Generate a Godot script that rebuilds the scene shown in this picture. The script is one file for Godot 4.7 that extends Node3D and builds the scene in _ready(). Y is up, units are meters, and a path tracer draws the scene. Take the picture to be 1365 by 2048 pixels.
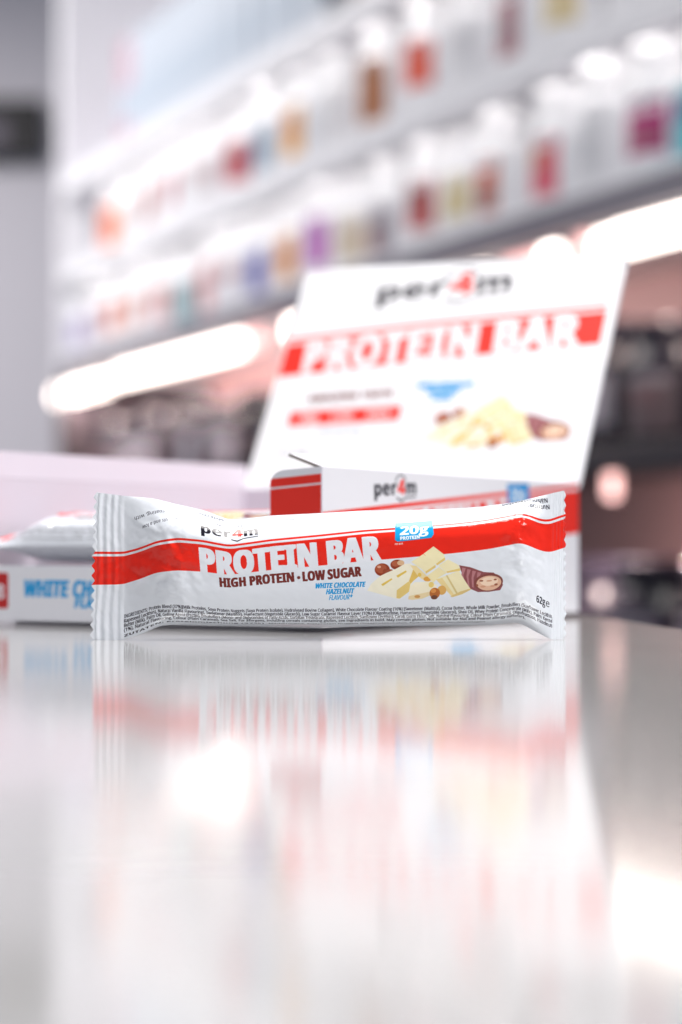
extends Node3D
# A wrapped protein bar standing on a brushed counter, its display box behind it, shop shelves far behind.
# Units are metres, y is up, y = 0 is the top of the counter, the camera looks along -z.

const EYE := 0.0364
const FAR_SIZE := 1.45   # shelves, goods and wall are this much larger and farther than the first measurements

# ------------------------------------------------------------------ print shop: fills triangles and text into an image
class Canvas:
	var im: Image
	var w: int
	var h: int
	var k := 1.0
	var cov := PackedFloat32Array()
	var x_lo := 1 << 20
	var x_hi := -1
	var y_lo := 1 << 20
	var y_hi := -1
	var sheets := {}

	func _init(width: int, height: int, scale: float, ground: Color) -> void:
		w = width; h = height; k = scale
		im = Image.create(w, h, false, Image.FORMAT_RGB8)
		im.fill(ground)
		cov.resize(w * h)

	func tri(a: Vector2, b: Vector2, c: Vector2) -> void:
		var top := minf(a.y, minf(b.y, c.y))
		var low := maxf(a.y, maxf(b.y, c.y))
		var r0 := maxi(0, int(floor(top)))
		var r1 := mini(h - 1, int(floor(low)))
		if r1 < r0:
			return
		var pts := [a, b, c]
		for row in range(r0, r1 + 1):
			for s in 4:
				var y := row + (s + 0.5) * 0.25
				if y < top or y > low:
					continue
				var xa := 1e9
				var xb := -1e9
				for e in 3:
					var p: Vector2 = pts[e]
					var q: Vector2 = pts[(e + 1) % 3]
					if (p.y <= y) != (q.y <= y):
						var x := p.x + (q.x - p.x) * (y - p.y) / (q.y - p.y)
						xa = minf(xa, x)
						xb = maxf(xb, x)
				if xb <= xa:
					continue
				xa = maxf(xa, 0.0)
				xb = minf(xb, w - 0.001)
				if xb <= xa:
					continue
				var i0 := int(xa)
				var i1 := int(xb)
				var base := row * w
				if i0 == i1:
					cov[base + i0] += (xb - xa) * 0.25
				else:
					cov[base + i0] += (i0 + 1 - xa) * 0.25
					for i in range(i0 + 1, i1):
						cov[base + i] += 0.25
					cov[base + i1] += (xb - i1) * 0.25
				x_lo = mini(x_lo, i0); x_hi = maxi(x_hi, i1); y_lo = mini(y_lo, row); y_hi = maxi(y_hi, row)

	func ink(col: Color, alpha := 1.0) -> void:
		for y in range(y_lo, y_hi + 1):
			for x in range(x_lo, x_hi + 1):
				var v := cov[y * w + x]
				if v > 0.003:
					im.set_pixel(x, y, im.get_pixel(x, y).lerp(col, minf(v, 1.0) * alpha))
					cov[y * w + x] = 0.0
		x_lo = 1 << 20; x_hi = -1; y_lo = 1 << 20; y_hi = -1

	func poly(pts: Array, col: Color, alpha := 1.0) -> void:
		var p := PackedVector2Array()
		for q in pts:
			p.append(Vector2(q[0], q[1]) * k)
		fill(p, col, alpha)

	func fill(p: PackedVector2Array, col: Color, alpha := 1.0) -> void:
		var t := Geometry2D.triangulate_polygon(p)
		for i in range(0, t.size(), 3):
			tri(p[t[i]], p[t[i + 1]], p[t[i + 2]])
		ink(col, alpha)

	func ring(cx: float, cy: float, rx: float, ry: float, col: Color, from := 0.0, to := TAU, thick := 0.0) -> void:
		var p := PackedVector2Array()
		var n := 28
		for i in n + (1 if thick > 0.0 else 0):
			var a := from + (to - from) * i / n
			p.append(Vector2(cx + cos(a) * rx, cy + sin(a) * ry) * k)
		if thick > 0.0:
			for i in range(n, -1, -1):
				var a := from + (to - from) * i / n
				p.append(Vector2(cx + cos(a) * (rx - thick), cy + sin(a) * (ry - thick)) * k)
		fill(p, col)

	func sheet(font: Font, s: String) -> Array:
		var key := [font, s]
		if not sheets.has(key):
			var t := TextMesh.new()
			t.text = s; t.font = font; t.font_size = 64; t.pixel_size = 1.0; t.depth = 0.0; t.curve_step = 5.0
			t.horizontal_alignment = HORIZONTAL_ALIGNMENT_LEFT
			var arr := t.get_mesh_arrays()
			sheets[key] = [arr[Mesh.ARRAY_VERTEX], arr[Mesh.ARRAY_INDEX]]
		return sheets[key]

	# text with its left baseline at (x, y), capital height cap, fitted to a width along the baseline; turn in degrees, lean as shear, bold as extra stroke
	func text(font: Font, s: String, x: float, y: float, wide: float, cap: float, col: Color, turn := 0.0, lean := 0.0, bold := 0.0) -> void:
		var a := sheet(font, s)
		var v: PackedVector3Array = a[0]
		var lo := 1e9
		var hi := -1e9
		for p in v:
			lo = minf(lo, p.x); hi = maxf(hi, p.x)
		var sx := wide / (hi - lo) * k
		var sy := cap / 46.0 * k
		var flat := PackedVector2Array()
		var rot := deg_to_rad(turn)
		var cs := cos(rot)
		var sn := sin(rot)
		for p in v:
			var up := (p.y + 22.0) * sy
			var gx := (p.x - lo) * sx + up * lean
			flat.append(Vector2(x * k + gx * cs + up * sn, y * k + gx * sn - up * cs))
		var shifts := [Vector2.ZERO]
		if bold > 0.0:
			shifts = []
			for d in [[-1, 0], [1, 0], [-1, -0.4], [1, -0.4], [-1, 0.4], [1, 0.4], [0, -0.4], [0, 0.4]]:
				shifts.append(Vector2(d[0], d[1]) * bold * k)
		for d in shifts:
			if a[1] != null and a[1].size():
				var ix: PackedInt32Array = a[1]
				for i in range(0, ix.size(), 3):
					tri(flat[ix[i]] + d, flat[ix[i + 1]] + d, flat[ix[i + 2]] + d)
			else:
				for i in range(0, flat.size(), 3):
					tri(flat[i] + d, flat[i + 1] + d, flat[i + 2] + d)
		ink(col)

	func texture() -> ImageTexture:
		return ImageTexture.create_from_image(im)

# ------------------------------------------------------------------ small helpers
var rng := RandomNumberGenerator.new()
var taken := {}
var heavy: SystemFont
var light_face: SystemFont
var M := {}

func numbered(called: String) -> String:
	taken[called] = taken.get(called, -1) + 1
	return called if taken[called] == 0 else "%s_%03d" % [called, taken[called]]

func tag(o: Node3D, label: String, category: String, group := "") -> Node3D:
	o.set_meta("label", label)
	o.set_meta("category", category)
	if group:
		o.set_meta("group", group)
	return o

func thing(called: String, label: String, category: String, group := "") -> Node3D:
	var o := Node3D.new()
	o.name = numbered(called)
	add_child(o)
	return tag(o, label, category, group)

func part(called: String, mesh: Mesh, m: Material, parent: Node) -> MeshInstance3D:
	var o := MeshInstance3D.new()
	o.name = called
	o.mesh = mesh
	if m:
		o.material_override = m
	parent.add_child(o, true)
	return o

func structure(called: String, mesh: Mesh, m: Material) -> MeshInstance3D:
	var o := part(called, mesh, m, self)
	o.set_meta("kind", "structure")
	return o

func paint(c: Color, rough := 0.6, metal := 0.0) -> StandardMaterial3D:
	var m := StandardMaterial3D.new()
	m.albedo_color = c
	m.roughness = rough
	m.metallic = metal
	return m

func printed(t: Texture2D, rough: float) -> StandardMaterial3D:
	var m := paint(Color.WHITE, rough)
	m.albedo_texture = t
	m.texture_repeat = false
	return m

func begin() -> SurfaceTool:
	var st := SurfaceTool.new()
	st.begin(Mesh.PRIMITIVE_TRIANGLES)
	return st

func corner(st: SurfaceTool, p: Vector3, n: Vector3, uv: Vector2) -> void:
	st.set_normal(n)
	st.set_uv(uv)
	st.add_vertex(p)

# one triangle, wound so that its front lies on the side of its normals
func facet(st: SurfaceTool, p: Array, n: Array, uv: Array) -> void:
	var geo: Vector3 = (p[2] - p[0]).cross(p[1] - p[0])
	var order := [0, 1, 2] if geo.dot(n[0] + n[1] + n[2]) >= 0.0 else [0, 2, 1]
	for i in order:
		corner(st, p[i], n[i], uv[i])

func quad(st: SurfaceTool, a: Vector3, b: Vector3, c: Vector3, d: Vector3, out: Vector3) -> void:
	var n := (b - a).cross(d - a).normalized()
	if n.dot(out) < 0.0:
		n = -n
	var z := Vector2.ZERO
	facet(st, [a, b, c], [n, n, n], [z, z, z])
	facet(st, [a, c, d], [n, n, n], [z, z, z])

# a box with chamfered edges
func chamfered(size: Vector3, r: float, at := Vector3.ZERO) -> ArrayMesh:
	var st := begin()
	var hh := size * 0.5
	var z := Vector2.ZERO
	for ax in 3:
		var u := (ax + 1) % 3
		var v := (ax + 2) % 3
		for s in [-1.0, 1.0]:
			var n := Vector3.ZERO
			n[ax] = s
			var q := []
			for c in [[-1, -1], [1, -1], [1, 1], [-1, 1]]:
				var p := Vector3.ZERO
				p[ax] = s * hh[ax]; p[u] = c[0] * (hh[u] - r); p[v] = c[1] * (hh[v] - r)
				q.append(p + at)
			quad(st, q[0], q[1], q[2], q[3], n)
			for s2 in [-1.0, 1.0]:
				var e := []
				for c in [[0, -1], [0, 1], [1, 1], [1, -1]]:
					var p := Vector3.ZERO
					p[ax] = s * (hh[ax] - (r if c[0] else 0.0)); p[u] = s2 * (hh[u] - (0.0 if c[0] else r)); p[v] = c[1] * (hh[v] - r)
					e.append(p + at)
				var o := Vector3.ZERO
				o[ax] = s; o[u] = s2
				quad(st, e[0], e[1], e[2], e[3], o)
	for sx in [-1.0, 1.0]:
		for sy in [-1.0, 1.0]:
			for sz in [-1.0, 1.0]:
				var sg := Vector3(sx, sy, sz)
				var t := []
				for ax in 3:
					var p := sg * (hh - Vector3(r, r, r))
					p[ax] = sg[ax] * hh[ax]
					t.append(p + at)
				var n2 := sg.normalized()
				facet(st, t, [n2, n2, n2], [z, z, z])
	return st.commit()

# a turned shape: profile of (radius, height) pairs; sweep in radians about +z
func lathe(profile: Array, seg := 28, from := 0.0, to := TAU) -> ArrayMesh:
	var st := begin()
	for i in seg:
		var a0 := from + (to - from) * i / seg
		var a1 := from + (to - from) * (i + 1) / seg
		for j in profile.size() - 1:
			var p0: Vector2 = profile[j]
			var p1: Vector2 = profile[j + 1]
			var d := (p1 - p0).normalized()
			var pts := []
			var ns := []
			for c in [[p0, a0], [p1, a0], [p1, a1], [p0, a1]]:
				var q: Vector2 = c[0]
				pts.append(Vector3(sin(c[1]) * q.x, q.y, cos(c[1]) * q.x))
				ns.append(Vector3(sin(c[1]) * d.y, -d.x, cos(c[1]) * d.y))
			var z := Vector2.ZERO
			if p1.x > 1e-5:
				facet(st, [pts[0], pts[1], pts[2]], [ns[0], ns[1], ns[2]], [z, z, z])
			if p0.x > 1e-5:
				facet(st, [pts[0], pts[2], pts[3]], [ns[0], ns[2], ns[3]], [z, z, z])
	return st.commit()

func far_place(p: Vector3) -> Vector3:
	return Vector3(0, EYE, 0) + (p - Vector3(0, EYE, 0)) * FAR_SIZE

func at_depth(x: float, y: float, d: float) -> Vector3:
	return Vector3(x, y, -d)

# ------------------------------------------------------------------ prints
var RED := Color8(230, 42, 26)
var CYAN := Color8(18, 150, 214)
var BROWN := Color8(112, 36, 30)
var INK := Color8(30, 28, 40)

func logo(c: Canvas, x: float, y: float, wide: float, tall: float, turn := 0.0) -> void:
	var rot := deg_to_rad(turn)
	var at := func(u: float, v: float) -> Array:
		var p := Vector2(u * wide, -v * tall).rotated(rot)
		return [x + p.x, y + p.y]
	var put := func(s: String, u0: float, u1: float, cap: float, col: Color) -> void:
		var p: Array = at.call(u0, 0.22)
		c.text(heavy, s, p[0], p[1], (u1 - u0) * wide, cap * tall, col, turn, 0.0, wide * 0.004)
	put.call("per", 0.0, 0.52, 0.58, INK)
	put.call("m", 0.76, 1.0, 0.58, INK)
	put.call("4", 0.55, 0.73, 0.62, RED)
	var t := 0.05
	c.poly([at.call(0.0, 0.88), at.call(0.2, 0.88), at.call(0.21, 1.08), at.call(0.23, 0.8), at.call(0.24, 0.88), at.call(0.52, 0.9), at.call(0.52, 0.9 - t), at.call(0.2, 0.83), at.call(0.0, 0.83)], INK)
	var hoop := []
	var inner := []
	for i in 17:
		var a := PI * (1.08 - 1.16 * i / 16.0)
		hoop.append(at.call(0.63 + cos(a) * 0.125, 0.78 + sin(a) * 0.27))
		inner.push_front(at.call(0.63 + cos(a) * 0.105, 0.78 + sin(a) * 0.22))
	c.poly(hoop + inner, INK)
	c.poly([at.call(0.53, 0.12), at.call(0.63, -0.02), at.call(0.74, 0.1), at.call(1.0, 0.12), at.call(1.0, 0.07), at.call(0.74, 0.04), at.call(0.63, -0.1), at.call(0.51, 0.08)], INK)

# chocolate squares, hazelnuts and a cut wafer bar, as printed; drawn in a 300 x 140 field
func food(c: Canvas, x: float, y: float, sx: float, sy: float) -> void:
	var P := func(pts: Array) -> Array:
		return pts.map(func(q): return [x + q[0] / 4.55 * sx, y + q[1] / 4.55 * sy])
	var blob := func(cx: float, cy: float, rx: float, ry: float, col: Color) -> void:
		c.ring(x + cx / 4.55 * sx, y + cy / 4.55 * sy, rx / 4.55 * sx, ry / 4.55 * sy, col)
	blob.call(200, 268, 68, 58, Color8(142, 58, 30)); blob.call(190, 258, 50, 42, Color8(170, 84, 52)); blob.call(172, 242, 17, 11, Color8(226, 170, 140)); blob.call(225, 285, 20, 26, Color8(150, 66, 36))
	blob.call(335, 224, 62, 46, Color8(140, 60, 34)); blob.call(320, 215, 34, 26, Color8(176, 92, 60)); blob.call(366, 208, 32, 24, Color8(214, 176, 138))
	blob.call(268, 290, 40, 26, Color8(150, 72, 44))
	c.poly(P.call([[890, 240], [990, 262], [1110, 310], [1200, 322], [1260, 380], [1285, 440], [1260, 485], [1060, 488], [1010, 465], [960, 440], [930, 360]]), Color8(138, 76, 80))
	for i in 4:
		var o := 46.0 * i
		c.poly(P.call([[918 + o, 262 + o * 0.34], [950 + o, 270 + o * 0.34], [928 + o, 330 + o * 0.3], [948 + o * 0.8, 430 + o * 0.2], [934 + o * 0.8, 420 + o * 0.2], [910 + o, 330 + o * 0.3]]), Color8(178, 118, 122))
	blob.call(1155, 408, 130, 82, Color8(128, 66, 60)); blob.call(1158, 412, 112, 66, Color8(222, 178, 150)); blob.call(1160, 396, 80, 40, Color8(238, 210, 184))
	for q in [[1052, 428, 10, 12], [1105, 440, 24, 9], [1222, 430, 16, 10], [1160, 392, 26, 7], [1190, 440, 22, 8], [1090, 388, 18, 8], [1215, 385, 14, 8]]:
		blob.call(q[0], q[1], q[2], q[3], Color8(150, 84, 62) if q[2] < 22 else Color8(206, 150, 120))
	var cream := Color8(240, 235, 212)
	var pale := Color8(240, 230, 186)
	var gold := Color8(226, 198, 118)
	c.poly(P.call([[65, 455], [100, 395], [180, 325], [230, 300], [320, 262], [400, 218], [455, 215], [492, 262], [530, 330], [480, 370], [440, 470], [355, 535], [320, 530]]), cream)
	c.poly(P.call([[330, 455], [438, 375], [452, 402], [440, 470], [357, 533], [328, 528]]), gold)
	c.poly(P.call([[440, 372], [478, 268], [530, 330], [480, 372], [452, 400]]), Color8(222, 186, 96))
	c.poly(P.call([[190, 400], [282, 346], [292, 356], [204, 416]]), Color8(222, 190, 84)); c.poly(P.call([[326, 324], [412, 276], [420, 290], [340, 342]]), Color8(222, 190, 84))
	c.poly(P.call([[450, 230], [505, 236], [590, 320], [640, 372], [560, 362], [515, 322]]), Color8(236, 216, 160))
	blob.call(606, 358, 36, 22, Color8(222, 160, 66)); blob.call(535, 318, 16, 18, Color8(226, 190, 90))
	c.poly(P.call([[570, 130], [660, 65], [755, 140], [765, 190], [690, 238], [640, 195]]), pale); c.poly(P.call([[684, 222], [762, 166], [764, 192], [692, 238]]), gold)
	c.poly(P.call([[460, 200], [568, 132], [666, 215], [680, 250], [592, 310], [560, 272]]), pale); c.poly(P.call([[588, 290], [678, 232], [680, 254], [592, 310]]), gold)
	c.poly(P.call([[704, 240], [790, 185], [888, 240], [902, 290], [780, 306]]), pale); c.poly(P.call([[776, 294], [898, 268], [902, 290], [782, 308]]), gold)
	c.poly(P.call([[600, 330], [708, 252], [780, 306], [692, 356], [660, 392]]), Color8(238, 226, 176))
	c.poly(P.call([[680, 360], [890, 290], [936, 370], [996, 462], [920, 500], [830, 526], [790, 480]]), Color8(238, 228, 186))
	c.poly(P.call([[770, 330], [784, 326], [880, 492], [866, 500]]), Color8(214, 194, 132))
	c.poly(P.call([[680, 362], [740, 352], [850, 510], [830, 526], [790, 482]]), Color8(234, 212, 150))
	c.poly(P.call([[812, 520], [900, 478], [994, 452], [996, 464], [920, 502], [832, 528]]), Color8(220, 192, 124))
	c.poly(P.call([[434, 540], [450, 430], [490, 384], [640, 380], [694, 420], [650, 500], [560, 536], [470, 546]]), Color8(242, 234, 206))
	c.poly(P.call([[438, 510], [560, 486], [640, 470], [650, 500], [560, 536], [470, 546], [434, 540]]), Color8(230, 210, 164))
	blob.call(515, 516, 26, 14, Color8(206, 150, 80)); blob.call(640, 410, 24, 26, Color8(232, 204, 116)); blob.call(735, 462, 40, 42, Color8(218, 168, 90))
	blob.call(672, 488, 47, 50, Color8(178, 100, 38)); blob.call(660, 466, 24, 20, Color8(216, 140, 66)); blob.call(668, 526, 30, 20, Color8(112, 62, 36))

func lines_to(c: Canvas, face: Font, s: String, x: float, y: float, wide: float, cap: float, col: Color, turn := 0.0, bold := 0.0) -> void:
	c.text(face, s, x, y, wide, cap, col, turn, 0.0, bold)

func wrapper_print() -> ImageTexture:
	# flat sheet of the wrapper's front, 978 x 297 units across (0.2 mm each)
	var c := Canvas.new(2048, 622, 2048.0 / 978.0, Color8(225, 230, 237))
	var g := 0.0745
	c.poly([[0, 120], [978, 120 - 978 * g], [978, 124.6 - 978 * g], [0, 124.6]], RED)
	c.poly([[0, 129.5], [978, 129.5 - 978 * g], [978, 187 - 978 * g], [0, 187]], RED)
	c.text(heavy, "PROTEIN BAR", 221, 172, 353, 51, Color8(228, 232, 239), -4.26, 0.0, 2.9)
	c.text(heavy, "HIGH PROTEIN", 257, 196.5, 146, 20, BROWN, -4.0, 0.0, 0.9)
	c.ring(412, 178, 3.4, 3.4, BROWN)
	c.text(heavy, "LOW SUGAR", 421, 186, 115, 20, BROWN, -4.0, 0.0, 0.9)
	c.text(heavy, "WHITE CHOCOLATE", 444, 201.5, 98, 10.5, CYAN, -0.5, 0.18, 0.35)
	c.text(heavy, "HAZELNUT", 466, 214.5, 54, 10.5, CYAN, -0.5, 0.18, 0.35)
	c.text(light_face, "FLAVOUR*", 472, 227.5, 45, 10.5, CYAN, -0.5, 0.18, 0.2)
	logo(c, 220, 95, 112, 38, -4.26)
	c.poly([[603, 62], [676, 57], [679, 92], [674, 100], [607, 107], [602, 103]], Color8(24, 160, 222))
	c.text(heavy, "20g", 612, 93, 56, 20, Color8(245, 248, 250), -4.26, 0.12, 0.5)
	c.text(heavy, "PROTEIN", 613, 103.5, 38, 7, Color8(245, 248, 250), -4.26, 0.0, 0.2)
	c.text(heavy, "PER BAR", 602, 114, 16, 3.6, Color8(245, 248, 250), -4.26)
	food(c, 533, 103, 1.0, 1.06)
	c.text(heavy, "62g", 884, 233, 19, 15, INK)
	c.text(light_face, "e", 904.5, 233, 7.5, 15, INK)
	var rows := [
		"INGREDIENTS: Protein Blend (37%)[Milk Proteins, Soya Protein Nuggets (Soya Protein Isolate), Hydrolysed Bovine Collagen], White Chocolate Flavour Coating (16%) [Sweetener (Maltitol), Cocoa Butter, Whole Milk Powder, Emulsifiers (Sunflower Lecithin,",
		"Rapeseed Lecithin), Natural Vanilla Flavouring], Sweetener (Maltitol), Humectant (Vegetable Glycerol), Low Sugar Caramel Flavour Layer (10%) [Oligofructose, Humectant (Vegetable Glycerol), Shea Oil, Whey Protein Concentrate (Milk), Palm Kernel",
		"Butter (Milk), Palm Oil, Gelling Agent (Pectin), Emulsifiers (Mono- and Diglycerides of Fatty Acids, Sorbitan Tristearate, Rapeseed Lecithin, Sunflower Lecithin), Carob Germ Flour, Salt, Natural Flavouring, Colour (Plain Caramel)], Oligofructose, Hazelnuts",
		"(1%), Natural Flavouring, Colour (Plain Caramel), Sea Salt. For allergens, including cereals containing gluten, see ingredients in bold. May contain gluten. Not suitable for Nut and Peanut allergy sufferers."]
	for i in 4:
		c.text(light_face, rows[i], 62, 254.0 + 9.4 * i, 858 if i < 3 else 800, 7.4, Color8(52, 50, 60), 0.0, 0.0, 0.1)
	c.text(heavy, "ZUTATEN: Proteinmischung (37%)", 62, 293, 280, 5, INK)
	c.text(light_face, "Milchproteine, Sojaprotein Nuggets (Sojaproteinisolat), hydrolysiertes Rinderkollagen", 352, 293, 430, 5, INK)
	# panels that wrap over from the back, upside down
	c.text(light_face, "hazelnut flavoured protein bar with nuts and a low", 298, 44, 200, 8, INK, 173.0)
	c.text(light_face, "white chocolate flavour coating, with", 262, 27, 180, 8, INK, 174.0)
	c.text(light_face, "Product Description:", 462, 37, 84, 7, INK, 180.0)
	c.text(light_face, "Informations nutritionnelles /", 775, 37, 180, 8, INK, 180.0)
	c.text(heavy, "Nutritional Information /", 912, 22, 132, 9.5, INK, 173.0)
	c.text(heavy, "Nährwertangaben", 908, 8, 92, 9.5, INK, 173.0)
	return c.texture()

func lid_print() -> ImageTexture:
	# 1000 x 690 units, u left to right, v down to the hinge
	var c := Canvas.new(1024, 706, 1.024, Color8(240, 241, 244))
	c.poly([[4, 220], [975, 152], [975, 163], [4, 231]], RED)
	c.poly([[4, 240], [975, 172], [975, 271], [4, 341]], RED)
	c.text(heavy, "PROTEIN BAR", 84, 330, 830, 92, Color8(240, 241, 244), -4.0, 0.0, 4.0)
	logo(c, 270, 138, 410, 100, -3.0)
	c.text(heavy, "AMAZING TASTE", 128, 424, 268, 22, BROWN, -2.0, 0.0, 0.8)
	c.poly([[84, 452], [434, 442], [434, 486], [84, 496]], RED)
	c.text(heavy, "20g", 118, 484, 60, 24, Color8(240, 241, 244), -1.6)
	c.text(heavy, "LOW", 222, 481, 66, 24, Color8(240, 241, 244), -1.6)
	c.text(heavy, "HIGH", 334, 478, 68, 24, Color8(240, 241, 244), -1.6)
	c.text(light_face, "PROTEIN BAR", 190, 522, 140, 14, Color8(90, 120, 150))
	c.text(light_face, "12 x 62g", 76, 585, 100, 16, Color8(70, 80, 90))
	c.text(heavy, "WHITE CHOCOLATE", 466, 392, 168, 16, CYAN, 0.0, 0.2, 1.5)
	c.text(heavy, "HAZELNUT", 502, 411, 96, 16, CYAN, 0.0, 0.2, 1.5)
	c.text(heavy, "FLAVOUR", 520, 430, 60, 14, CYAN, 0.0, 0.2, 1.0)
	food(c, 500, 396, 1.58, 1.5)
	return c.texture()

func side_print() -> ImageTexture:
	# units of 0.25 mm: 1040 x 278, from the near corner to the far one
	var c := Canvas.new(1040, 278, 1.0, Color8(228, 228, 234))
	var band := func(y0: float, y1: float) -> void:
		c.poly([[0, 79 + y0], [1040, 79 - 77 + y0], [1040, 79 - 77 + y1], [0, 79 + y1]], RED)
	band.call(0.0, 8.0); band.call(14.0, 106.0)
	c.text(heavy, "PROTEIN BAR", 250, 160, 520, 82, Color8(228, 228, 234), -4.26, 0.0, 2.0)
	logo(c, 178, 56, 152, 44, -2.5)
	c.poly([[702, 12], [800, 8], [804, 58], [708, 64]], Color8(24, 140, 208))
	c.text(heavy, "20g", 718, 48, 66, 26, Color8(238, 240, 244), -3.0)
	c.text(heavy, "HIGH PROTEIN LOW SUGAR", 260, 206, 340, 18, BROWN, -3.0)
	c.text(heavy, "WHITE CHOCOLATE", 440, 226, 150, 17, CYAN, 0.0, 0.18, 1.0)
	c.text(heavy, "HAZELNUT", 470, 246, 90, 16, CYAN, 0.0, 0.18, 1.0)
	food(c, 610, 118, 1.05, 0.95)
	return c.texture()

func front_print() -> ImageTexture:
	# units of 0.25 mm: 872 x 278, the near corner is on the right
	var c := Canvas.new(872, 278, 1.0, Color8(226, 227, 234))
	c.poly([[740, 22], [872, 12.5], [872, 27.5], [740, 37]], RED)
	c.poly([[740, 40.5], [872, 31], [872, 137], [740, 146]], RED)
	c.text(heavy, "WHITE CHOCOLATE", 208, 232, 312, 30, CYAN, 0.0, 0.12, 1.4)
	c.text(heavy, "FLAVOUR", 332, 252, 110, 17, CYAN, 0.0, 0.12, 0.8)
	c.poly([[92, 186], [168, 188], [171, 191], [171, 252], [167, 256], [92, 256]], Color8(186, 22, 26))
	c.text(heavy, "8", 142, 238, 20, 28, Color8(226, 227, 234))
	return c.texture()

# ------------------------------------------------------------------ the wrapped bar
const TOP := [[187, 984], [250, 992], [309, 997], [344, 1006], [407, 1020], [444, 1034], [462, 1040], [500, 1036], [542, 1031], [642, 1026], [729, 1021], [820, 1020], [912, 1017], [966, 1013], [1026, 1005], [1083, 992], [1106, 986], [1137, 979]]
const LOW := [[187, 1279], [237, 1280], [250, 1278], [282, 1269], [319, 1252], [345, 1249], [419, 1251], [644, 1254], [820, 1252], [980, 1250], [1034, 1244], [1050, 1251], [1077, 1266], [1104, 1280], [1137, 1279]]
# creases of the film: from, to (0.2 mm units from the left end, heights down from the top), height in mm, width in units
const CREASES := [
	[[70, 40], [150, 95], 0.55, 7], [[66, 95], [160, 120], 0.4, 9], [[140, 60], [172, 150], 0.45, 8], [[68, 200], [150, 165], 0.5, 8], [[66, 262], [138, 236], 0.6, 6], [[120, 268], [200, 238], 0.45, 7],
	[[64, 150], [128, 190], -0.4, 8], [[180, 262], [250, 240], 0.35, 6], [[95, 25], [190, 60], -0.4, 8],
	[[912, 30], [852, 80], 0.6, 7], [[914, 110], [850, 130], 0.5, 9], [[862, 120], [888, 215], 0.5, 5], [[914, 250], [858, 228], 0.6, 6], [[912, 190], [846, 176], -0.45, 9], [[910, 68], [870, 58], -0.4, 6], [[800, 255], [866, 236], 0.35, 6],
	[[250, 60], [330, 70], -0.35, 9], [[380, 46], [620, 40], 0.3, 10]]

func along(table: Array, x: float) -> float:
	var total := 0.0
	for o in [-9.0, -4.5, 0.0, 4.5, 9.0]:
		var q: float = clampf(x + o, table[0][0], table[-1][0])
		for i in table.size() - 1:
			if q <= table[i + 1][0]:
				total += lerpf(table[i][1], table[i + 1][1], inverse_lerp(table[i][0], table[i + 1][0], q))
				break
	return total / 5.0

func crease(x: float, y: float) -> float:
	var d := 0.0
	for c in CREASES:
		var a := Vector2(c[0][0], c[0][1])
		var b := Vector2(c[1][0], c[1][1])
		var p := Vector2(x, y)
		var t: float = clampf((p - a).dot(b - a) / (b - a).length_squared(), 0.0, 1.0)
		var r: float = p.distance_to(a.lerp(b, t)) / c[3]
		if r < 2.6:
			d += c[2] * 0.001 * exp(-r * r) * (0.35 + 0.65 * sin(PI * clampf(t, 0.06, 0.94)))
	return d

var bar_meshes := []

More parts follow.
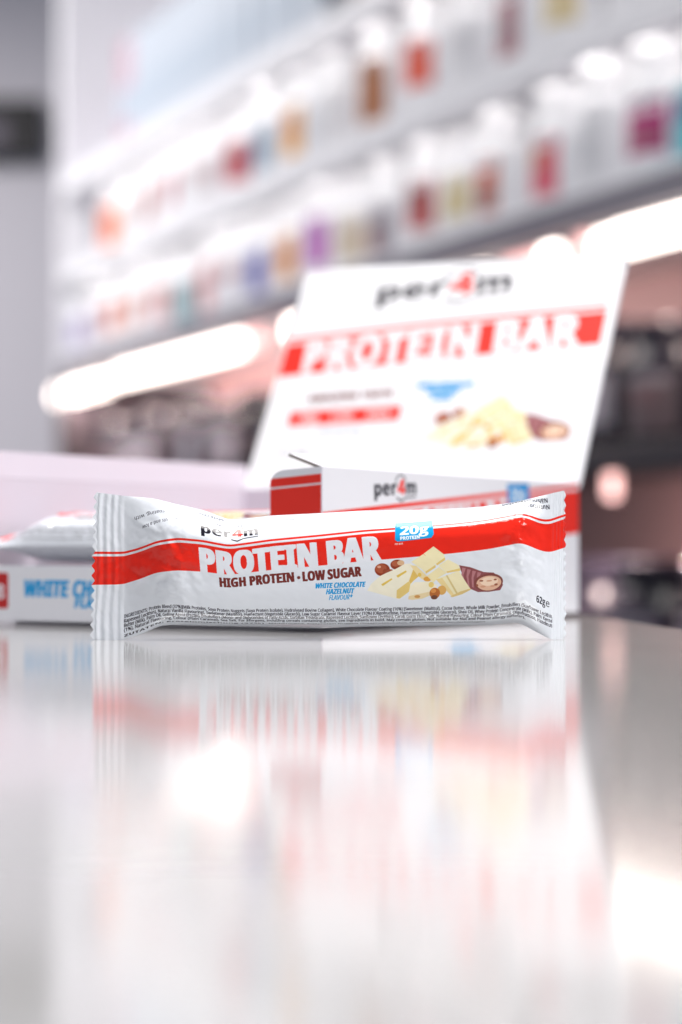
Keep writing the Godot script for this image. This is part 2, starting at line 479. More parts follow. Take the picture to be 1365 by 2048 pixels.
# three meshes: left seal, body, right seal; each has a printed front and a plain back
func make_bar_meshes(front: Material, back: Material) -> void:
	var xs := []
	for i in 33:
		xs.append(63.0 * i / 32)
	for i in range(1, 171):
		xs.append(63.0 + 852.0 * i / 170)
	for i in range(1, 33):
		xs.append(915.0 + 63.0 * i / 32)
	var rows := 108
	var nz := FastNoiseLite.new()
	nz.seed = 7; nz.frequency = 0.022; nz.fractal_octaves = 3
	# girth of the filled part: a flat front, a bevel towards the top, a rounded underside
	var girth := PackedVector2Array([Vector2(1, 0), Vector2(0.985, 0.2), Vector2(0.63, 0.96), Vector2(0.36, 1.0), Vector2(-0.05, 1.0), Vector2(-0.55, 0.9), Vector2(-0.9, 0.52), Vector2(-1, 0)])
	for turn in 3:
		var cut := PackedVector2Array([girth[0]])
		for i in girth.size() - 1:
			cut.append(girth[i].lerp(girth[i + 1], 0.25))
			cut.append(girth[i].lerp(girth[i + 1], 0.75))
		cut.append(girth[-1])
		girth = cut
	var shape := func(y: float) -> float:
		for i in girth.size() - 1:
			if y >= girth[i + 1].x:
				return lerpf(girth[i].y, girth[i + 1].y, inverse_lerp(girth[i].x, girth[i + 1].x, y))
		return 0.0
	var grid := [[], []]
	var tex := []
	for i in xs.size():
		var x: float = xs[i]
		var px := 187.0 + x
		var wx := x * 0.0002
		var wz := 0.0
		if x > 915.0:
			px = 1102.0 + (x - 915.0) * 0.58
			wx = 0.183 + (x - 915.0) * 0.0002 * 0.58
			wz = -(x - 915.0) * 0.0002 * 0.78
		var top := EYE + (1098.0 - along(TOP, px)) * 0.0002
		var low := maxf(0.0, EYE + (1098.0 - along(LOW, px)) * 0.0002)
		var mid := (top + low) * 0.5
		var a := (top - low) * 0.5
		var full := smoothstep(63.0, 185.0, x) * (1.0 - smoothstep(838.0, 915.0, x))
		full = pow(full, 0.7)
		var b := 0.00022 + 0.0108 * full
		var seal := 1.0 if x <= 63.0 or x >= 915.0 else 0.0
		var ys := [mid + a]
		var zs := [0.0]
		var ls := [0.0]
		for f in range(1, 161):
			var ph := minf(PI * f / 160.0, PI)
			var cy := cos(ph)
			ys.append(mid + a * cy)
			zs.append(b * lerpf(pow(sin(ph), 1.1), shape.call(cy), smoothstep(0.15, 0.9, full)))
			ls.append(ls[-1] + Vector2(ys[-1] - ys[-2], zs[-1] - zs[-2]).length())
		var colf := PackedVector3Array()
		var colb := PackedVector3Array()
		var uvs := PackedVector2Array()
		var f := 0
		for j in rows + 1:
			var want: float = ls[-1] * j / rows
			while f < 159 and ls[f + 1] < want:
				f += 1
			var t := clampf((want - ls[f]) / maxf(ls[f + 1] - ls[f], 1e-9), 0.0, 1.0)
			var y: float = lerpf(ys[f], ys[f + 1], t)
			var z: float = lerpf(zs[f], zs[f + 1], t)
			var edge := sin(PI * j / rows)
			var flat := 297.0 * j / rows
			var dz := 0.0
			if seal > 0.0:
				# crimped ribs and a slight wave of the fin
				var q := x if x <= 63.0 else 978.0 - x
				dz = 0.00026 * (cos(TAU * q / 14.5 + 0.7 * sin(flat * 0.03)) + 0.5 * nz.get_noise_2d(q * 6.0, flat * 0.5)) * smoothstep(4.0, 12.0, q) * (1.0 - smoothstep(50.0, 60.0, q) * 0.6) + 0.0005 * sin(flat * 0.021 + x * 0.01) * (1.0 - q / 63.0) + 0.0002 * nz.get_noise_2d(x * 2.0, flat * 1.4)
			else:
				var ends := 1.0 - smoothstep(150.0, 260.0, x) * (1.0 - smoothstep(790.0, 850.0, x))
				var near := smoothstep(63.0, 80.0, x) * (1.0 - smoothstep(900.0, 915.0, x))
				dz = (crease(x, flat) + nz.get_noise_2d(x, flat) * (0.00016 + 0.0007 * ends * full) + 0.0004 * ends * nz.get_noise_2d(x * 2.4 + 90.0, flat * 0.8)) * edge * near
			# the pinked edge
			var bite := 0.0
			var teeth := absf(fposmod(flat / 19.8, 1.0) - 0.5) * 2.0
			if x < 12.0:
				bite = 0.0015 * teeth * (1.0 - x / 12.0)
			elif x > 966.0:
				bite = -0.0015 * teeth * 0.58 * (1.0 - (978.0 - x) / 12.0)
			var lean := -0.0014 * (flat / 297.0) if x <= 63.0 else 0.0
			var skew := lean * (1.0 - smoothstep(0.0, 63.0, x)) + bite
			colf.append(Vector3(wx + skew, y, wz + z + dz))
			colb.append(Vector3(wx + skew, y, wz - z + (dz - 0.00025 if seal > 0.0 else -dz * 0.6)))
			var twist := 0.045 * clampf((x - 63.0) / 112.0, 0.0, 1.0) * (1.0 - smoothstep(840.0, 915.0, x))
			uvs.append(Vector2(x / 978.0, float(j) / rows + twist))
		grid[0].append(colf)
		grid[1].append(colb)
		tex.append(uvs)
	# normals from the whole sheet, so that the parts join without a seam
	var norms := [[], []]
	for s in 2:
		for i in xs.size():
			var col := PackedVector3Array()
			for j in rows + 1:
				var du: Vector3 = grid[s][mini(i + 1, xs.size() - 1)][j] - grid[s][maxi(i - 1, 0)][j]
				var dv: Vector3 = grid[s][i][mini(j + 1, rows)] - grid[s][i][maxi(j - 1, 0)]
				var n3 := dv.cross(du).normalized()
				col.append(n3 if s == 0 else -n3)
			norms[s].append(col)
	for span in [[0, 32], [32, 202], [202, 234]]:
		var mesh := ArrayMesh.new()
		for s in 2:
			var st := begin()
			for i in range(span[0], span[1]):
				for j in rows:
					var p: Array = []
					var nn: Array = []
					var uv: Array = []
					for c in [[i, j], [i + 1, j], [i + 1, j + 1], [i, j + 1]]:
						p.append(grid[s][c[0]][c[1]]); nn.append(norms[s][c[0]][c[1]]); uv.append(tex[c[0]][c[1]] if s == 0 else Vector2.ZERO)
					facet(st, [p[0], p[1], p[2]], [nn[0], nn[1], nn[2]], [uv[0], uv[1], uv[2]])
					facet(st, [p[0], p[2], p[3]], [nn[0], nn[2], nn[3]], [uv[0], uv[2], uv[3]])
			st.index()
			st.set_material(front if s == 0 else back)
			st.commit(mesh)
		bar_meshes.append(mesh)

func make_bar(label: String, group := "") -> Node3D:
	var o := thing("protein_bar", label, "protein bar", group)
	part("wrapper", bar_meshes[1], null, o)
	part("crimped_seal", bar_meshes[0], null, o)
	part("crimped_seal", bar_meshes[2], null, o)
	return o

# ------------------------------------------------------------------ cardboard panels
# an outline in (across, up) metres on a plane, given a thickness; the front carries the print
func card(outline: Array, origin: Vector3, across: Vector3, up: Vector3, thick: float, size: Vector2, front: Material, back: Material) -> ArrayMesh:
	var n := across.cross(up).normalized()
	var p := PackedVector2Array()
	for q in outline:
		p.append(Vector2(q[0], q[1]))
	var t := Geometry2D.triangulate_polygon(p)
	var to := func(q: Vector2, off: float) -> Vector3:
		return origin + across * q.x + up * q.y + n * off
	var mesh := ArrayMesh.new()
	var st := begin()
	for i in range(0, t.size(), 3):
		var a := p[t[i]]; var b := p[t[i + 1]]; var c := p[t[i + 2]]
		var uv := [a, b, c].map(func(q): return Vector2(q.x / size.x, 1.0 - q.y / size.y))
		facet(st, [to.call(a, 0.0), to.call(b, 0.0), to.call(c, 0.0)], [n, n, n], uv)
	st.set_material(front)
	st.commit(mesh)
	st = begin()
	var z := Vector2.ZERO
	for i in range(0, t.size(), 3):
		facet(st, [to.call(p[t[i]], -thick), to.call(p[t[i + 1]], -thick), to.call(p[t[i + 2]], -thick)], [-n, -n, -n], [z, z, z])
	var mid := Vector2.ZERO
	for q in p:
		mid += q / p.size()
	var turn := 1.0 if not Geometry2D.is_polygon_clockwise(p) else -1.0
	for i in p.size():
		var a := p[i]
		var b := p[(i + 1) % p.size()]
		var side := (b - a).orthogonal() * turn
		quad(st, to.call(a, 0.0), to.call(b, 0.0), to.call(b, -thick), to.call(a, -thick), -(across * side.x + up * side.y) * -1.0)
	st.set_material(back)
	st.commit(mesh)
	return mesh

# a slightly warped sheet between four corners (top left, top right, low right, low left), with a thickness
func warped(tl: Vector3, tr: Vector3, br: Vector3, bl: Vector3, thick: float, bow: float, front: Material, back: Material) -> ArrayMesh:
	var nx := 24
	var ny := 16
	var n := (tr - tl).cross(tl - bl).normalized()
	if n.z < 0.0:
		n = -n
	var pt := func(i: int, j: int, off: float) -> Vector3:
		var u := float(i) / nx
		var v := float(j) / ny
		return tl.lerp(tr, u).lerp(bl.lerp(br, u), v) + n * (bow * sin(PI * u) * (1.0 - v) + off)
	var nrm := func(i: int, j: int) -> Vector3:
		var a: Vector3 = pt.call(mini(i + 1, nx), j, 0.0) - pt.call(maxi(i - 1, 0), j, 0.0)
		var b: Vector3 = pt.call(i, maxi(j - 1, 0), 0.0) - pt.call(i, mini(j + 1, ny), 0.0)
		var m := a.cross(b).normalized()
		return m if m.dot(n) > 0.0 else -m
	var mesh := ArrayMesh.new()
	for s in 2:
		var st := begin()
		for i in nx:
			for j in ny:
				var p := []
				var nn := []
				var uv := []
				for c in [[i, j], [i + 1, j], [i + 1, j + 1], [i, j + 1]]:
					p.append(pt.call(c[0], c[1], -thick * s)); nn.append(nrm.call(c[0], c[1]) * (1.0 - 2.0 * s)); uv.append(Vector2(float(c[0]) / nx, float(c[1]) / ny) if s == 0 else Vector2.ZERO)
				facet(st, [p[0], p[1], p[2]], [nn[0], nn[1], nn[2]], [uv[0], uv[1], uv[2]])
				facet(st, [p[0], p[2], p[3]], [nn[0], nn[2], nn[3]], [uv[0], uv[2], uv[3]])
		if s == 1:
			for i in nx:
				quad(st, pt.call(i, 0, 0.0), pt.call(i + 1, 0, 0.0), pt.call(i + 1, 0, -thick), pt.call(i, 0, -thick), tl - bl)
				quad(st, pt.call(i, ny, 0.0), pt.call(i + 1, ny, 0.0), pt.call(i + 1, ny, -thick), pt.call(i, ny, -thick), bl - tl)
			for j in ny:
				quad(st, pt.call(0, j, 0.0), pt.call(0, j + 1, 0.0), pt.call(0, j + 1, -thick), pt.call(0, j, -thick), tl - tr)
				quad(st, pt.call(nx, j, 0.0), pt.call(nx, j + 1, 0.0), pt.call(nx, j + 1, -thick), pt.call(nx, j, -thick), tr - tl)
		st.set_material(front if s == 0 else back)
		st.commit(mesh)
	return mesh

# ------------------------------------------------------------------ shop goods
func tub(label: String, group: String, where: Transform3D, r: float, tall: float, body: Color, art: Color, spot: Color, gloss := 0.35) -> void:
	var o := thing("supplement_tub", label, "tub", group)
	o.transform = where
	var s := tall * 0.82
	part("body", lathe([Vector2(0, 0), Vector2(r * 0.9, 0), Vector2(r * 0.98, 0.006), Vector2(r, 0.014), Vector2(r, s - 0.02), Vector2(r * 0.9, s - 0.006), Vector2(r * 0.82, s), Vector2(0, s)], 26), paint(body, gloss), o)
	part("lid", lathe([Vector2(0, s + 0.0005), Vector2(r * 0.9, s + 0.0005), Vector2(r * 0.92, s + 0.003), Vector2(r * 0.92, tall - 0.004), Vector2(r * 0.86, tall), Vector2(0, tall)], 26), paint(body, gloss * 0.8), o)
	var q := r * 1.004
	var lo := rng.randf_range(0.12, 0.3)
	var hi := rng.randf_range(0.68, 0.86)
	var half := rng.randf_range(0.6, 1.0)
	art.s = minf(1.0, art.s * 1.2); art.v *= 0.94
	spot.s = minf(1.0, spot.s * 1.15); spot.v *= 0.9
	var lab := part("label", lathe([Vector2(q, s * lo), Vector2(q, s * hi)], 14, -half, half), paint(art, 0.5), o)
	q = r * 1.009
	var at := rng.randf_range(lo, hi - 0.16)
	part("emblem", lathe([Vector2(q, s * at), Vector2(q, s * (at + 0.2))], 8, -half * rng.randf_range(0.5, 1.1), half * rng.randf_range(0.3, 0.9)), paint(spot, 0.5), lab)
	q = r * 1.006
	part("name_panel", lathe([Vector2(q, s * (hi - 0.1)), Vector2(q, s * (hi - 0.02))], 8, -half * 0.8, half * 0.8), paint(body if body.v > 0.5 else Color8(150, 146, 154), 0.5), lab)

func carton(label: String, group: String, where: Transform3D, size: Vector3, body: Color, art: Color) -> void:
	var o := thing("product_carton", label, "carton", group)
	o.transform = where
	part("carton_body", chamfered(size, 0.002, Vector3(0, size.y * 0.5, 0)), paint(body, 0.5), o)
	part("printed_panel", chamfered(Vector3(size.x * 0.8, size.y * 0.3, 0.001), 0.0003, Vector3(0, size.y * 0.4, size.z * 0.5 + 0.0006)), paint(art, 0.5), o)

const ORD := ["first", "second", "third", "fourth", "fifth", "sixth", "seventh", "eighth", "ninth", "tenth", "eleventh", "twelfth", "thirteenth", "fourteenth", "fifteenth", "sixteenth", "seventeenth", "eighteenth", "nineteenth", "twentieth", "twenty-first"]

func _ready() -> void:
	rng.seed = 11
	# ---------------------------------------------------------------- camera
	var cam := Camera3D.new()
	cam.name = "camera"
	add_child(cam)
	cam.position = Vector3(0, EYE, 0)
	cam.rotation_degrees.x = 1.022
	cam.fov = 27.73
	cam.near = 0.02
	cam.far = 20.0
	var lens := CameraAttributesPhysical.new()
	lens.frustum_focal_length = 73.0
	lens.frustum_focus_distance = 0.826
	lens.exposure_aperture = 4.7
	cam.attributes = lens
	cam.fov = 27.73
	cam.current = true
	# ---------------------------------------------------------------- surroundings and exposure
	var we := WorldEnvironment.new()
	we.name = "world_environment"
	var env := Environment.new()
	env.background_mode = Environment.BG_COLOR
	env.background_color = Color(0.76, 0.79, 0.86)
	env.background_energy_multiplier = 0.24
	env.tonemap_mode = Environment.TONE_MAPPER_LINEAR
	env.tonemap_exposure = 1.1
	env.sdfgi_enabled = true
	env.ssao_enabled = true
	env.ssil_enabled = true
	we.environment = env
	add_child(we)
	# ---------------------------------------------------------------- ceiling lamps
	ceiling_panel("long ceiling light panel above the counter", Vector3(0.0, 1.75, -0.72), Vector2(1.4, 0.75), 3.7, Vector3(0, -1, 0))
	ceiling_panel("ceiling light panel above the aisle beside the shelves", far_place(Vector3(-1.35, 1.55, -3.4)), Vector2(0.8, 2.0) * FAR_SIZE, 5.2 * FAR_SIZE * FAR_SIZE, Vector3(0, -1, 0))
	ceiling_panel("ceiling light panel hanging to the right of the counter", Vector3(1.6, 1.3, 0.1), Vector2(1.0, 1.0), 3.1, Vector3(-1.0, -0.75, -0.4))
	# ---------------------------------------------------------------- materials
	heavy = SystemFont.new(); heavy.font_names = PackedStringArray(["Droid Sans"]); heavy.font_weight = 700
	light_face = SystemFont.new(); light_face.font_names = PackedStringArray(["Droid Sans"]); light_face.font_weight = 400
	M.card = paint(Color8(226, 226, 232), 0.6)
	M.inner = paint(Color8(206, 199, 210), 0.75)
	build_setting()
	build_box()
	build_bars()
	build_shelves()

func ceiling_panel(label: String, at: Vector3, size: Vector2, energy: float, towards: Vector3) -> void:
	var o := thing("ceiling_light", label, "ceiling light")
	o.position = at
	o.look_at_from_position(at, at + towards, Vector3(0, 0, -1))
	var glow := paint(Color.WHITE, 0.5)
	glow.emission_enabled = true
	glow.emission = Color(1, 0.98, 0.97)
	glow.emission_energy_multiplier = 1.0
	part("diffuser", chamfered(Vector3(size.x, size.y, 0.02), 0.004, Vector3(0, 0, 0.014)), glow, o)
	part("housing", chamfered(Vector3(size.x + 0.04, size.y + 0.04, 0.04), 0.006, Vector3(0, 0, 0.046)), paint(Color(0.8, 0.8, 0.8), 0.5), o)
	var l := AreaLight3D.new()
	l.name = "lamp"
	l.area_size = size
	l.light_energy = energy
	l.light_color = Color(1, 0.985, 0.975)
	l.shadow_enabled = true
	o.add_child(l)

func build_setting() -> void:
	# counter top: brushed sheet with a rounded nosing along its right edge
	var steel := paint(Color(0.81, 0.81, 0.805), 0.11)
	steel.metallic = 0.52
	steel.metallic_specular = 0.25
	steel.anisotropy_enabled = true
	steel.anisotropy = -0.38
	# brushed grain running across the counter
	var grain := Image.create(256, 1024, false, Image.FORMAT_RGB8)
	var fine := FastNoiseLite.new()
	fine.seed = 3; fine.frequency = 0.9; fine.fractal_octaves = 2
	var smear := FastNoiseLite.new()
	smear.seed = 5; smear.frequency = 0.012; smear.fractal_octaves = 4
	for gy in 1024:
		for gx in 256:
			var v := 0.86 + 0.12 * fine.get_noise_2d(gx * 0.012, gy) + 0.12 * smear.get_noise_2d(gx * 2.0, gy)
			grain.set_pixel(gx, gy, Color(v, v, v))
	steel.roughness_texture = ImageTexture.create_from_image(grain)
	steel.uv1_scale = Vector3(3.1, 3.1, 1)
	var st := begin()
	var z := Vector2.ZERO
	var pr := func(d: float) -> float: return 0.1637 + 0.09 * (0.83 - d)
	var near := -0.6
	var far := 1.6
	var nn := [Vector3.UP, Vector3.UP, Vector3.UP]
	var a := at_depth(-1.6, 0, near); var b := at_depth(pr.call(near), 0, near); var c := at_depth(pr.call(far), 0, far); var d := at_depth(-1.6, 0, far)
	var uv := func(p: Vector3) -> Vector2: return Vector2(p.x, p.z)
	facet(st, [a, b, c], nn, [uv.call(a), uv.call(b), uv.call(c)])
	facet(st, [a, c, d], nn, [uv.call(a), uv.call(c), uv.call(d)])
	var out := Vector3(1, 0, -0.09).normalized()
	var prev := 0.0
	for i in 6:
		var t0 := PI * 0.5 * i / 6
		var t1 := PI * 0.5 * (i + 1) / 6
		var o0 := out * sin(t0) * 0.004 + Vector3(0, -0.004 * (1.0 - cos(t0)), 0)
		var o1 := out * sin(t1) * 0.004 + Vector3(0, -0.004 * (1.0 - cos(t1)), 0)
		var n0 := out * sin(t0) + Vector3.UP * cos(t0)
		var n1 := out * sin(t1) + Vector3.UP * cos(t1)
		facet(st, [b + o0, c + o0, c + o1], [n0, n0, n1], [z, z, z])
		facet(st, [b + o0, c + o1, b + o1], [n0, n1, n1], [z, z, z])
	var e := out * 0.004 + Vector3(0, -0.004, 0)
	var dn := Vector3(0, -0.036, 0)
	quad(st, b + e, c + e, c + e + dn, b + e + dn, out)
	quad(st, c, d, d + dn, c + dn, Vector3(0, 0, -1))
	quad(st, a + dn, b + e + dn, c + e + dn, d + dn, Vector3.DOWN)
	structure("counter", st.commit(), steel)
	# shop wall at the end of the aisle
	structure("wall", chamfered(Vector3(5.0, 6.0, 0.1), 0.002, far_place(at_depth(-1.9, 0.9, 5.3)) + Vector3(0, 0, -0.02)), paint(Color8(216, 213, 221), 0.85))

var N := Vector2(-0.0081, 0.894)       # near bottom corner of the box, (x, depth)
var TO_R := Vector2(0.5225, 0.8526)    # along its long printed side
var TO_L := Vector2(-0.8526, 0.5225)   # along its open front
const LONG := 0.26
const WIDE := 0.218
const TALL := 0.0694

func flat3(v: Vector2, y := 0.0) -> Vector3:
	return Vector3(v.x, y, -v.y)

func build_box() -> void:
	var box := thing("display_box", "white and red cardboard display box with raised lid standing behind the protein bar", "box")
	var lift := 0.0026
	var rr := flat3(TO_R)
	var ll := flat3(TO_L)
	var n0 := flat3(N, lift)
	var th := 0.0016
	var side := printed(side_print(), 0.45)
	var front := printed(front_print(), 0.45)
	var lidp := printed(lid_print(), 0.5)
	# long printed side, seen from outside: near corner on the left
	part("side_panel", card([[0, 0], [LONG, 0], [LONG, TALL], [0, TALL]], n0, rr, Vector3.UP, th, Vector2(LONG, TALL), side, M.inner), null, box)
	# open front with a low lip and a tall corner on each end; runs from the left end towards the near corner
	var q := [[th, 0], [WIDE - th * 0.0, 0], [WIDE, TALL - 0.001]]
	q = [[0.0, 0.0], [WIDE, 0.0], [WIDE, TALL]]
	for i in 7:
		var t := PI * 0.5 * i / 6
		q.append([WIDE - 0.0263 + 0.008 - 0.008 * sin(t), TALL - 0.001 - 0.006 + 0.006 * cos(t)])
	for i in 7:
		var t := PI * 0.5 * i / 6
		q.append([WIDE - 0.0263 - 0.012 + 0.012 * cos(t), 0.0259 + 0.012 - 0.012 * sin(t)])
	for i in 7:
		var t := PI * 0.5 * (6 - i) / 6
		q.append([0.0263 + 0.012 - 0.012 * cos(t), 0.0259 + 0.012 - 0.012 * sin(t)])
	q.append([0.0263, TALL - 0.008])
	q.append([0.02, TALL - 0.001])
	q.append([0.0, TALL - 0.001])
	part("front_panel", card(q, n0 + ll * (WIDE + 0.0003) + (-rr) * 0.0004, -ll, Vector3.UP, th, Vector2(WIDE, TALL), front, M.inner), null, box)
	# plain panels: far side, back, base
	part("side_panel", card([[0, 0], [LONG, 0], [LONG, TALL], [0, TALL]], n0 + rr * LONG + ll * WIDE, -rr, Vector3.UP, th, Vector2(LONG, TALL), M.card, M.inner), null, box)
	part("back_panel", card([[th, 0], [WIDE - th, 0], [WIDE - th, TALL], [th, TALL]], n0 + rr * LONG, ll, Vector3.UP, th, Vector2(WIDE, TALL), M.card, M.inner), null, box)
	part("base_panel", card([[0.025, 0.025], [LONG - 0.025, 0.025], [LONG - 0.025, WIDE - 0.025], [0.025, WIDE - 0.025]], flat3(N, 0.0042), rr, ll, 0.0040, Vector2(LONG, WIDE), M.inner, M.card), null, box)
	# side flaps: the near one folded in and slightly raised, the far one standing up
	var top := n0 + Vector3(0, TALL, 0)
	var rise := (ll * 0.018 + Vector3(0, 0.0062, 0)).normalized()
	part("side_flap", card([[0.0, 0], [LONG - 0.004, 0], [LONG - 0.012, 0.019], [0.0015, 0.019]], top, rr, rise, 0.0014, Vector2(LONG, 0.02), M.card, paint(Color8(128, 119, 113), 0.9)), null, box)  # grey-brown back and cut edges: the flap's shade painted into its colour
	var up2 := (Vector3(0, 0.0135, 0) + ll * 0.002).normalized()
	part("side_flap", card([[0.0, 0], [LONG - 0.002, 0], [LONG - 0.004, 0.0137], [-0.006, 0.0137]], top + rr * LONG + ll * WIDE, -rr, up2, 0.0014, Vector2(LONG, 0.02), M.card, M.inner), null, box)
	# lid standing up from the back edge, leaning away
	var rb := N + TO_R * LONG
	var bb := rb + TO_L * WIDE
	var tr := rb + TO_R * 0.0657
	var tl := bb + TO_R * 0.0714
	part("lid", warped(flat3(tl, 0.2099), flat3(tr, 0.2023), flat3(rb, TALL + 0.001), flat3(bb, TALL + 0.001), 0.0028, 0.002, lidp, M.card), null, box)

func build_bars() -> void:
	var film := printed(wrapper_print(), 0.1)
	film.metallic_specular = 0.5
	var back := paint(Color8(225, 230, 237), 0.3)
	make_bar_meshes(film, back)
	var hero := make_bar("white and red wrapped protein bar standing on its edge in front")
	hero.position = Vector3(-0.0991, 0, -0.83)
	# spare bars lying in the box, print upwards, ends towards the front lip's corners
	var rr := flat3(TO_R)
	var ll := flat3(TO_L)
	var names := ["wrapped bar lying in the box, top layer, nearest the lip", "wrapped bar lying in the box, top layer, second from the lip", "wrapped bar lying in the box, top layer, third from the lip", "wrapped bar lying in the box, top layer, at the back",
		"wrapped bar under the others, bottom layer, nearest the lip", "wrapped bar under the others, bottom layer, second from the lip", "wrapped bar under the others, bottom layer, third from the lip", "wrapped bar under the others, bottom layer, at the back"]
	for i in 8:
		var k := i % 4
		var o := make_bar(names[i], "bars lying in the display box")
		# the bar's own x runs from the left of the box to its right, its front looks up
		var bx := -ll
		var by := rr
		var bz := Vector3.UP
		if i == 0:
			by = (rr * 0.985 + Vector3.UP * 0.17).normalized()
			bz = bx.cross(by)
		o.basis = Basis(bx, by, bz)
		var level := 0.0370 if i < 4 else 0.0140
		o.position = flat3(N, 0.0) + ll * (WIDE - 0.011) + rr * (0.004 + 0.0635 * k) + Vector3(0, level, 0)

var unit: Transform3D

func shelf_x(photo_x: float) -> float:
	return -(4860.0 / (photo_x + 1064.0) - 2.0) * 1.085

func put_on(x: float, y: float, z: float, turn := 0.0) -> Transform3D:
	return unit * Transform3D(Basis(Vector3.UP, turn), Vector3(x, y, z))

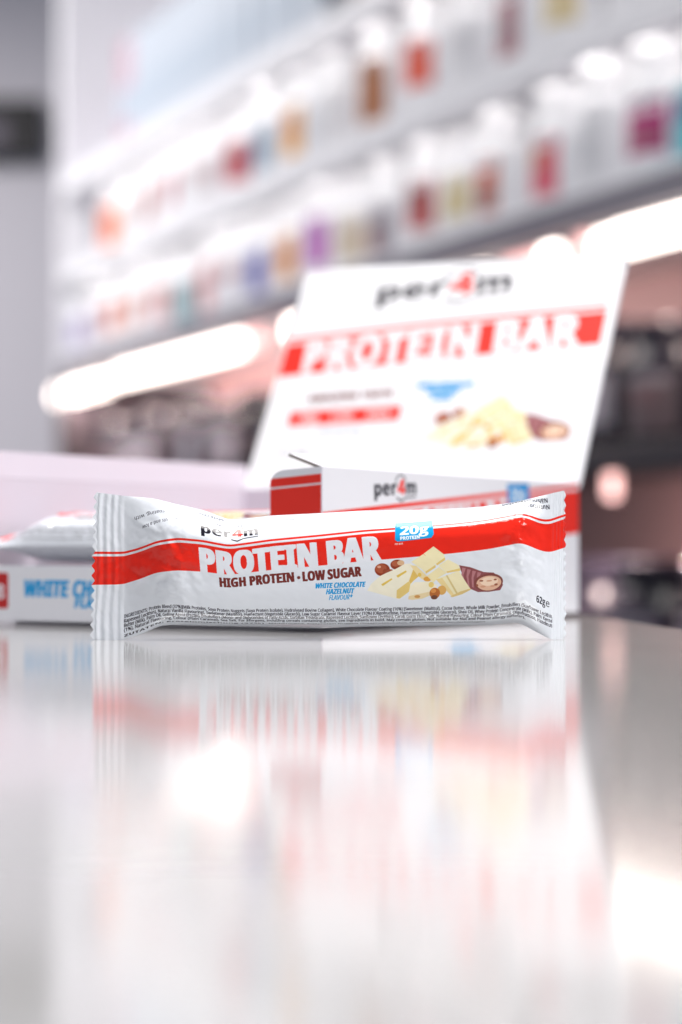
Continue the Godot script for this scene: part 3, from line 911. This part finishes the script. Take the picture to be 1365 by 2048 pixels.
func build_shelves() -> void:
	unit = Transform3D(Basis(Vector3(0.388, 0, 0.9217), Vector3.UP, Vector3(-0.9217, 0, 0.388)).scaled(Vector3.ONE * FAR_SIZE), far_place(at_depth(0.329, 0, 2.0)))
	var x0 := -2.26
	var x1 := 0.55
	var mid := (x0 + x1) * 0.5
	var len := x1 - x0
	var rack := thing("shop_shelving", "tall white and dark shelving unit running along the aisle", "shelving")
	rack.transform = unit
	var white := paint(Color8(236, 236, 241), 0.5)
	var grey := paint(Color8(120, 116, 128), 0.45)
	var dark := paint(Color8(46, 40, 46), 0.4)
	var wood := paint(Color8(182, 146, 148), 0.5)
	# boards: y of the top, front edge height, colours
	for b in [[0.405, 0.032, grey, white], [0.585, 0.034, white, white], [0.765, 0.034, white, white], [0.14, 0.03, dark, dark], [-0.125, 0.02, dark, dark]]:
		part("shelf_board", chamfered(Vector3(len, 0.016, 0.30), 0.002, Vector3(mid, b[0] - 0.008, -0.152)), b[3], rack)
		part("shelf_edge", chamfered(Vector3(len, b[1], 0.004), 0.001, Vector3(mid, b[0] - b[1] * 0.5 + 0.003, 0.0005)), b[2], rack)
	part("back_panel", chamfered(Vector3(len, 0.62, 0.01), 0.002, Vector3(mid, 1.02, -0.31)), white, rack)
	part("back_panel", chamfered(Vector3(len, 0.30, 0.01), 0.002, Vector3(mid, 0.56, -0.31)), white, rack)
	part("back_panel", chamfered(Vector3(len, 0.84, 0.01), 0.002, Vector3(mid, -0.012, -0.31)), wood, rack)
	part("end_panel", chamfered(Vector3(0.02, 0.93, 0.32), 0.002, Vector3(x0 - 0.0105, 0.84, -0.155)), white, rack)
	part("end_panel", chamfered(Vector3(0.02, 0.80, 0.32), 0.002, Vector3(x0 - 0.0105, -0.03, -0.155)), dark, rack)
	# light strips under the edges
	for s in [
		[100, 205, 0.345, 6.0, 1.0, "short light strip at the far left end of the lit shelf"],
		[222, 470, 0.351, 5.5, 1.0, "long bright light strip under the shelf, left of the raised lid"],
		[486, 505, 0.352, 1.6, 0.72, "dim warm light at the end of the long left strip"],
		[568, 592, 0.352, 7.0, 1.0, "short light strip just left of the raised lid"],
		[612, 640, 0.354, 5.0, 0.9, "short light strip half hidden by the lid's left edge"],
		[680, 960, 0.352, 4.0, 1.0, "light strip under the shelf hidden behind the raised lid"],
		[1000, 1056, 0.352, 1.3, 0.7, "dim warm light strip above the raised lid"],
		[1072, 1102, 0.352, 7.0, 1.0, "short bright light strip above the raised lid"],
		[1142, 1160, 0.356, 1.4, 0.72, "dim warm light beside the long right strip"],
		[1178, 1204, 0.352, 6.0, 1.0, "short light strip just above the lid's right corner"],
		[1214, 1700, 0.354, 6.0, 1.0, "long bright light strip right of the raised lid"],
		[1200, 1212, 0.104, 2.6, 0.82, "small warm light under the low dark shelf"]]:
		light_strip(shelf_x(s[0]), shelf_x(s[1]), s[2], s[3], s[4], s[5])
	added_rail_strip(0.5635, "thin added fill light strip, unseen behind the rail of the middle shelf")
	added_rail_strip(0.7435, "thin added fill light strip, unseen behind the rail of the top shelf")
	# goods: photo column where each one shows, body, art, spot colours and words for the art
	var w := Color8(238, 239, 243)
	var rows := [
		["on the shelf above the light strip", 0.4055, 0.144, 0.043, [[1345, Color8(70, 200, 214), Color8(20, 110, 160), "turquoise"], [1250, Color8(200, 60, 140), Color8(190, 110, 140), "magenta"], [1150, w, Color8(222, 224, 230), "plain white"], [1060, Color8(240, 120, 140), Color8(232, 150, 110), "pink"], [942, Color8(222, 110, 50), Color8(150, 70, 30), "orange"], [870, Color8(236, 222, 180), Color8(236, 222, 180), "cream"], [800, Color8(200, 100, 100), Color8(150, 70, 70), "dull red"], [720, Color8(150, 140, 150), Color8(190, 120, 100), "grey"], [655, Color8(232, 220, 200), Color8(220, 200, 180), "beige"], [600, Color8(206, 130, 206), Color8(180, 110, 190), "lilac"], [540, Color8(236, 170, 90), Color8(226, 140, 60), "yellow"], [480, Color8(90, 90, 180), Color8(70, 70, 160), "blue"], [430, Color8(226, 222, 230), Color8(220, 180, 180), "pale"], [390, Color8(222, 160, 160), Color8(210, 130, 130), "rose"], [330, Color8(150, 180, 186), Color8(170, 190, 196), "grey-green"], [290, Color8(220, 170, 170), Color8(226, 180, 170), "salmon"], [245, Color8(226, 160, 140), Color8(216, 140, 120), "coral"], [200, Color8(230, 150, 120), Color8(220, 130, 110), "peach"], [165, Color8(214, 206, 214), Color8(200, 190, 210), "off-white"], [130, Color8(180, 172, 206), Color8(160, 150, 190), "lavender"]]],
		["on the middle shelf", 0.5855, 0.144, 0.045, [[1330, w, Color8(225, 226, 230), "plain white"], [1200, Color8(232, 232, 236), Color8(230, 200, 190), "pale"], [1085, Color8(236, 220, 180), Color8(236, 210, 150), "cream"], [980, Color8(170, 110, 120), Color8(120, 120, 130), "maroon"], [885, w, Color8(224, 224, 230), "white"], [790, Color8(240, 110, 80), Color8(230, 90, 60), "orange-red"], [700, Color8(170, 110, 60), Color8(150, 90, 40), "brown"], [625, w, Color8(222, 222, 230), "blank"], [562, Color8(244, 184, 70), Color8(226, 150, 90), "yellow"], [490, Color8(170, 190, 206), Color8(150, 170, 190), "blue-grey"], [432, Color8(196, 90, 100), Color8(180, 70, 80), "crimson"], [378, Color8(226, 222, 226), Color8(226, 190, 190), "pale pink"], [325, Color8(206, 110, 126), Color8(190, 90, 100), "rose"], [275, Color8(180, 110, 100), Color8(170, 90, 80), "russet"], [228, Color8(228, 226, 226), Color8(220, 210, 200), "off-white"], [185, Color8(246, 150, 110), Color8(240, 130, 90), "orange"]]],
	]
	for row in rows:
		var k := 0
		for g in row[4]:
			var r: float = row[3] + rng.randf_range(-0.001, 0.0005)
			tub("%s-label white tub, %s from the right %s" % [g[3], ORD[k], row[0]], "tubs " + row[0], put_on(shelf_x(g[0]), row[1], -r - 0.008 - rng.randf() * 0.012, rng.randf_range(-0.25, 0.25)), r, row[2] + rng.randf_range(-0.008, 0.006), w, g[1], g[2])
			k += 1
	# dark tubs on the shelf under the light strip
	var i := 0
	var x := 0.42
	while x > -2.2:
		var lab := Color8(170, 168, 178) if i % 3 != 1 else Color8(96, 84, 88)
		tub("black tub with %s label, %s from the right under the light strip" % ["grey" if i % 3 != 1 else "brown", ORD[i]], "black tubs under the light strip", put_on(x, 0.1405, -0.062, rng.randf_range(-0.3, 0.3)), 0.05, 0.128 + 0.012 * (i % 2), Color8(40, 37, 46), lab, Color8(120, 96, 100), 0.22)
		x -= 0.128 + rng.randf() * 0.012
		i += 1
	i = 0
	x = 0.40
	while x > -0.5:
		tub("black tub with violet label, %s from the right on the lowest shelf" % ORD[i], "black tubs on the lowest shelf", put_on(x, -0.1245, -0.066, rng.randf_range(-0.3, 0.3)), 0.056, 0.15, Color8(36, 33, 42), Color8(84, 74, 90), Color8(110, 88, 104), 0.2)
		x -= 0.135
		i += 1
	# pale cartons along the top shelf, a dark gap between two runs of them
	i = 0
	for cx in [1280, 1130, 1000, 890, 790, 685, 590, 540, 495, 455, 418, 384, 353, 324, 297, 272, 249, 228]:
		var last: bool = cx == 228
		if cx == 685:  # added block: the darkness of the gap painted in as brown
			carton("dark brown block painted as the dark gap between cartons on the top shelf", "", put_on(shelf_x(cx), 0.7655, -0.118), Vector3(0.085, 0.17, 0.18), Color8(92, 62, 46), Color8(60, 42, 36))
			continue
		carton("%s carton, %s pale one from the right on the top shelf" % ["pink-edged" if last else "tall pale blue-white", ORD[i]], "cartons on the top shelf", put_on(shelf_x(cx), 0.7655, -0.115 + rng.randf() * 0.004, 0.0), Vector3(0.082, 0.20 + rng.randf() * 0.006, 0.18), Color8(192, 201, 213) if not last else Color8(196, 164, 178), Color8(184, 196, 210))
		i += 1
	# picture on the wall
	var pic := thing("wall_screen", "small dark screen hanging on the pale wall, at the left edge", "screen")
	pic.position = far_place(at_depth(-0.9, 1.10, 5.235))
	pic.scale = Vector3.ONE * FAR_SIZE
	part("frame", chamfered(Vector3(0.3, 0.15, 0.025), 0.004), paint(Color8(20, 17, 24), 0.6), pic)
	part("screen_glass", chamfered(Vector3(0.15, 0.06, 0.002), 0.0005, Vector3(-0.02, -0.012, 0.0138)), paint(Color8(70, 58, 84), 0.4), pic)

func light_strip(xa: float, xb: float, y: float, bright: float, warm: float, label: String) -> void:
	var o := thing("light_strip", label, "light strip", "light strips under the shelves")
	var long := absf(xb - xa)
	o.transform = put_on((xa + xb) * 0.5, y, -0.012)
	var glow := paint(Color.WHITE, 0.4)
	glow.emission_enabled = true
	glow.emission = Color(1, 0.94 * warm, 0.9 * warm)
	glow.emission_energy_multiplier = bright
	part("diffuser_tube", chamfered(Vector3(long, 0.030, 0.012), 0.003), glow, o)
	part("channel", chamfered(Vector3(long, 0.006, 0.014), 0.001, Vector3(0, 0.0175, 0)), paint(Color(0.75, 0.75, 0.75), 0.4, 0.6), o)
	var l := AreaLight3D.new()
	l.name = "lamp"
	l.area_size = Vector2(long, 0.012) * FAR_SIZE
	l.light_energy = FAR_SIZE * FAR_SIZE * (1.1 * long * minf(bright, 6.0) / (7.5 if xb < -0.5 else 22.0) if y > 0.2 else 0.3)
	l.light_color = Color(1, 0.9, 0.86)
	l.shadow_enabled = true
	l.position = Vector3(0, -0.0155, -0.002)
	l.rotation_degrees.x = -50
	o.add_child(l)

func added_rail_strip(y: float, label: String) -> void:  # added fill lamp, out of sight, to brighten the upper rows
	var o := thing("light_strip", label, "light strip", "light strips under the shelves")
	o.transform = put_on(-0.85, y, -0.006)
	var glow := paint(Color.WHITE, 0.4)
	glow.emission_enabled = true
	glow.emission = Color(1, 0.97, 0.95)
	glow.emission_energy_multiplier = 1.0
	part("diffuser_tube", chamfered(Vector3(2.7, 0.006, 0.006), 0.0015), glow, o)
	var l := AreaLight3D.new()
	l.name = "lamp"
	l.area_size = Vector2(2.7, 0.006) * FAR_SIZE
	l.light_energy = 0.075 * FAR_SIZE * FAR_SIZE
	l.light_color = Color(1, 0.97, 0.95)
	l.shadow_enabled = true
	l.position = Vector3(0, -0.0035, -0.0035)
	l.rotation_degrees.x = -55
	o.add_child(l)
